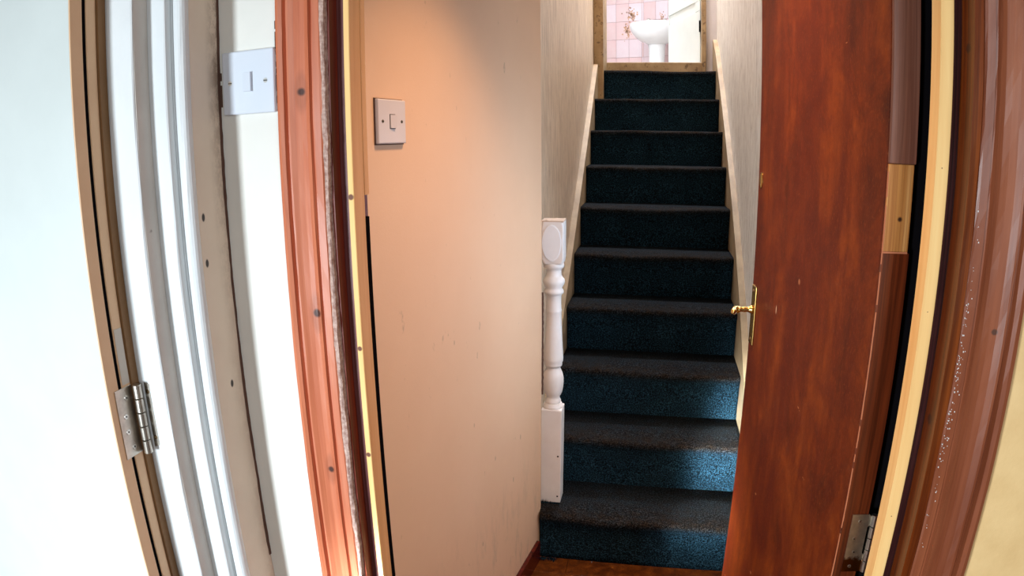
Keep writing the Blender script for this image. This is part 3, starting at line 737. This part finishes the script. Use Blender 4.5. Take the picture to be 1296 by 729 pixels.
# hinge: leaf on the door edge, knuckle, leaf on the jamb
def lhinge(z0, z1):
    lf = box('hinge_leaf', M['steel'], -0.6702, -0.6688, 0.6095, 0.6420, z0, z1-0.001, d1, bev=0.0004)
    for (yy, z) in ((0.6290, z1-0.016), (0.6225, z1-0.041), (0.6215, z1-0.063), (0.6275, z1-0.087)):
        m_ = Matrix.Translation((-0.6688, yy, z)) @ Matrix.Rotation(R(90), 4, 'Y')
        mesh_obj('screw', lathe([(0.0042, 0), (0.0036, 0.0006)], 18, None, m_), M['screw'], lf)
        mesh_obj('slot', lathe([(0.0014, 0.0004), (0.0014, 0.0010)], 4, None, m_), M['core'], lf)
    l2 = bmesh.new()
    pts = [(-0.6560, z1-0.001), (-0.6480, z1-0.003), (-0.6475, z0+0.006), (-0.6560, z0+0.003)]
    A = [l2.verts.new((x, 0.6536, z)) for x, z in pts]; B = [l2.verts.new((x, 0.6549, z)) for x, z in pts]
    for i in range(4): l2.faces.new((A[i], A[(i+1) % 4], B[(i+1) % 4], B[i]))
    l2.faces.new(A[::-1]); l2.faces.new(B)
    lj = mesh_obj('hinge_leaf', l2, M['steel'], f1)
    for z in (z1-0.014, z0+0.018):
        m_ = Matrix.Translation((-0.6515, 0.6536, z)) @ Matrix.Rotation(R(90), 4, 'X')
        mesh_obj('screw', lathe([(0.0032, 0), (0.0028, 0.0006)], 16, None, m_), M['brass_dark'], lj)
    knuckle('hinge_knuckle', -0.6590, 0.6425, z0-0.002, z1, 0.0062, 5, lf, M['steel'])
lhinge(1.139, 1.239); lhinge(1.78, 1.88); lhinge(0.2, 0.3)

# ------------------------------------------------------------------ bathroom at the top
BF = 2.09
S('floor_bathroom', 'bathroom floor at the top of the stairs', 'floor', M['bath_floor'], -1.3, 1.3, 4.80, 8.3, BF-0.12, BF)
S('ceiling_bathroom', 'bathroom ceiling', 'ceiling', M['ceiling'], -1.3, 1.3, 4.80, 8.3, 4.5, 4.6)
S('wall_bathroom_left', 'white bathroom wall out of sight on the left', 'wall', M['wall_white'], -1.3, -1.2, 4.80, 8.3, BF, 4.5)
S('wall_bathroom_right', 'white bathroom wall out of sight on the right', 'wall', M['wall_white'], 1.2, 1.3, 4.80, 8.3, BF, 4.5)
wfb = empty('wall_bathroom_front', 'bathroom side of the doorway wall', 'wall', 'structure')
box('wall_panel', M['wall_white'], -1.3, -0.515, 4.70, 4.80, 1.9, 4.6, wfb)
box('wall_panel', M['wall_white'], 0.515, 1.3, 4.70, 4.80, 1.9, 4.6, wfb)
tf = empty('trim_6', 'worn cream frame and wooden threshold of the bathroom doorway', 'door frame', 'structure')
box('threshold', M['oldwood'], -0.345, 0.3065, 4.70, 4.80, 2.001, 2.083, tf, bev=0.004)
box('jamb', M['string'], -0.409, -0.368, 4.7225, 4.80, 2.0, 4.1, tf, bev=0.002)
box('jamb', M['oldwood'], 0.3070, 0.3365, 4.7020, 4.80, 2.0, 4.1, tf, bev=0.002)
box('head', M['oldwood'], -0.368, 0.3070, 4.7225, 4.80, 4.1, 4.12, tf)
# dark gap corner left of the threshold
# tiled walls, each tile its own piece
def tiled(name, label, A, B, zs, tw, th_, dark):
    A = Vector((A[0], A[1], 0)); B = Vector((B[0], B[1], 0)); u = (B - A).normalized(); n = Vector((u.y, -u.x, 0)); L = (B - A).length
    m = frame((A.x, A.y, 0), u, n, Vector((0, 0, 1)))
    root = empty(name, label, 'wall', 'structure')
    b = box_bm(0, L, -0.1, 0, BF, 4.5); b.transform(m); mesh_obj('grout_bed', b, M['grout'], root)
    bb = box_bm(0.0014, tw-0.0014, 0, 0.006, 0.0014, th_-0.0014, 0.0014, seg=1)
    bb.transform(m.to_3x3().to_4x4())
    me = {}
    nx_ = int(L/tw + 0.999)
    for i in range(nx_):
        for j in range(zs):
            pale = noise.noise((i*1.7 + L, j*2.3, 0)) > 0.0
            key = (pale, i == nx_-1)
            if key not in me:
                c = bb.copy()
                if i == nx_-1:
                    c.free(); c = box_bm(0.0014, L-(nx_-1)*tw-0.0014, 0, 0.006, 0.0014, th_-0.0014, 0.0014, seg=1); c.transform(m.to_3x3().to_4x4())
                mm = bpy.data.meshes.new('tile'); bmesh.ops.recalc_face_normals(c, faces=c.faces); c.to_mesh(mm); c.free(); mm.materials.append(M['tile_pale' if pale else 'tile'])
                me[key] = mm
            o = link(bpy.data.objects.new('tile', me[key]), root)
            p = m @ Vector((i*tw, 0, BF + j*th_)); o.location = p
    bb.free()
    return root, m
tw, tht = 0.156, 0.2115
wa, ma = tiled('wall_bathroom_back', 'pink tiled back wall of the bathroom', (-0.774, 8.067), (-0.150, 7.90), 6, tw, tht, 0)
wb_, mb = tiled('wall_bathroom_corner', 'pink tiled slanting wall behind the basin', (-0.150, 7.90), (0.60, 7.52), 6, tw, tht, 0)
def flower(m, cx, cz, sc, root, n=26, seed=0):
    rnd = random.Random(seed); b = bmesh.new(); b2 = bmesh.new()
    for k in range(n):
        a = rnd.uniform(0, 6.28); r_ = abs(rnd.gauss(0, 0.032))*sc
        x = cx + math.cos(a)*r_*0.9; z = cz + math.sin(a)*r_*1.2; s_ = rnd.uniform(0.004, 0.0095)*sc
        t = b if rnd.random() > 0.3 else b2
        vv = [(x + s_*math.cos(q)*(1 + 0.4*math.sin(3*q + a)), z + s_*math.sin(q)*(1 + 0.4*math.sin(3*q + a))) for q in [i*0.7854 for i in range(8)]]
        F = [t.verts.new((p[0], 0.0068, p[1])) for p in vv]; Bk = [t.verts.new((p[0], 0.0060, p[1])) for p in vv]
        for i in range(8): t.faces.new((F[i], F[(i+1) % 8], Bk[(i+1) % 8], Bk[i]))
        t.faces.new(F); t.faces.new(Bk[::-1])
    for t, mt in ((b, 'flower'), (b2, 'flower_dark')):
        t.transform(m); o = mesh_obj('flower_print', t, M[mt], root)
flower(ma, 0.50, BF + 0.92, 1.25, wa, 60, 3)
flower(ma, 0.44, BF + 0.735, 1.25, wa, 60, 5)
flower(mb, 0.24, BF + 0.87, 0.9, wb_, 24, 6)

# pedestal basin
bs = empty('pedestal_basin', 'white pedestal wash basin in the pink tiled bathroom', 'basin')
bcx, bcy = 0.0, 7.40
BR = 2.815
b = bmesh.new(); rings = []; SG = 40
for (rx, ry, z) in ((0.075, 0.07, 2.585), (0.12, 0.10, 2.600), (0.185, 0.155, 2.630), (0.235, 0.20, 2.672), (0.268, 0.225, 2.715), (0.286, 0.238, 2.752), (0.294, 0.243, 2.785),
                    (0.294, 0.243, 2.800), (0.288, 0.238, 2.812), (0.272, 0.222, 2.816), (0.225, 0.165, 2.812), (0.21, 0.15, 2.79), (0.16, 0.11, 2.72), (0.06, 0.05, 2.68)):
    ring = []
    for i in range(SG):
        a = 2*math.pi*i/SG; c_, s_ = math.cos(a), math.sin(a)
        y_ = s_*ry if s_ < 0 else min(s_*ry*1.15, ry*0.85)
        ring.append(b.verts.new((bcx + c_*rx, bcy + y_, z)))
    rings.append(ring)
for a, c in zip(rings, rings[1:]):
    for i in range(SG): b.faces.new((a[i], a[(i+1) % SG], c[(i+1) % SG], c[i]))
b.faces.new(rings[0][::-1]); b.faces.new(rings[-1])
mesh_obj('bowl', b, M['ceramic'], bs, smooth=True)
mesh_obj('pedestal', lathe([(0.115, BF), (0.112, BF+0.03), (0.090, BF+0.12), (0.085, BF+0.3), (0.088, BF+0.45), (0.10, BF+0.52)], 32, None, Matrix.Translation((bcx, bcy+0.03, 0))), M['ceramic'], bs, smooth=True)
for sx_ in (-1, 1):
    o = mesh_obj('tap', lathe([(0.02, 2.812), (0.014, 2.82), (0.012, 2.86), (0.022, 2.865), (0.022, 2.89), (0.012, 2.90)], 18, None, Matrix.Translation((bcx + 0.09*sx_, bcy+0.165, 0))), M['screw'], bs, smooth=True)
# bathroom door
d3 = empty('door_3', 'white panelled bathroom door opened inward beside the basin', 'door', 'structure')
Q0 = Vector((0.300, 4.808, 0)); Q1 = Vector((0.0905, 5.44, 0)); e3 = (Q1-Q0).normalized(); n3 = Vector((e3.y, -e3.x, 0)); l3 = (Q1-Q0).length
M3d = frame((Q0.x, Q0.y, 0), e3, n3, Vector((0, 0, 1)))
def p3(nm, bm, mt):
    bm.transform(M3d); return mesh_obj(nm, bm, mt, d3)
p3('slab', box_bm(0, l3, 0.006, 0.038, BF+0.008, 4.08), M['door_white'])
for (a, c, z0, z1) in ((0, l3, BF+0.008, 2.462), (0, l3, 2.535, 3.2), (0, l3, 3.3, 4.08), (0, 0.09, 2.462, 2.535), (l3-0.02, l3, 2.462, 2.535)):
    p3('raised_panel', box_bm(a, c, 0, 0.006, z0+0.0005, z1-0.0005, 0.002, seg=1), M['door_white'])
for z in (2.35, 3.8):
    mesh_obj('hinge_knuckle', lathe([(0.006, z-0.04), (0.006, z+0.04)], 12, None, Matrix.Translation((0.299, 4.806, 0))), M['core'], d3)
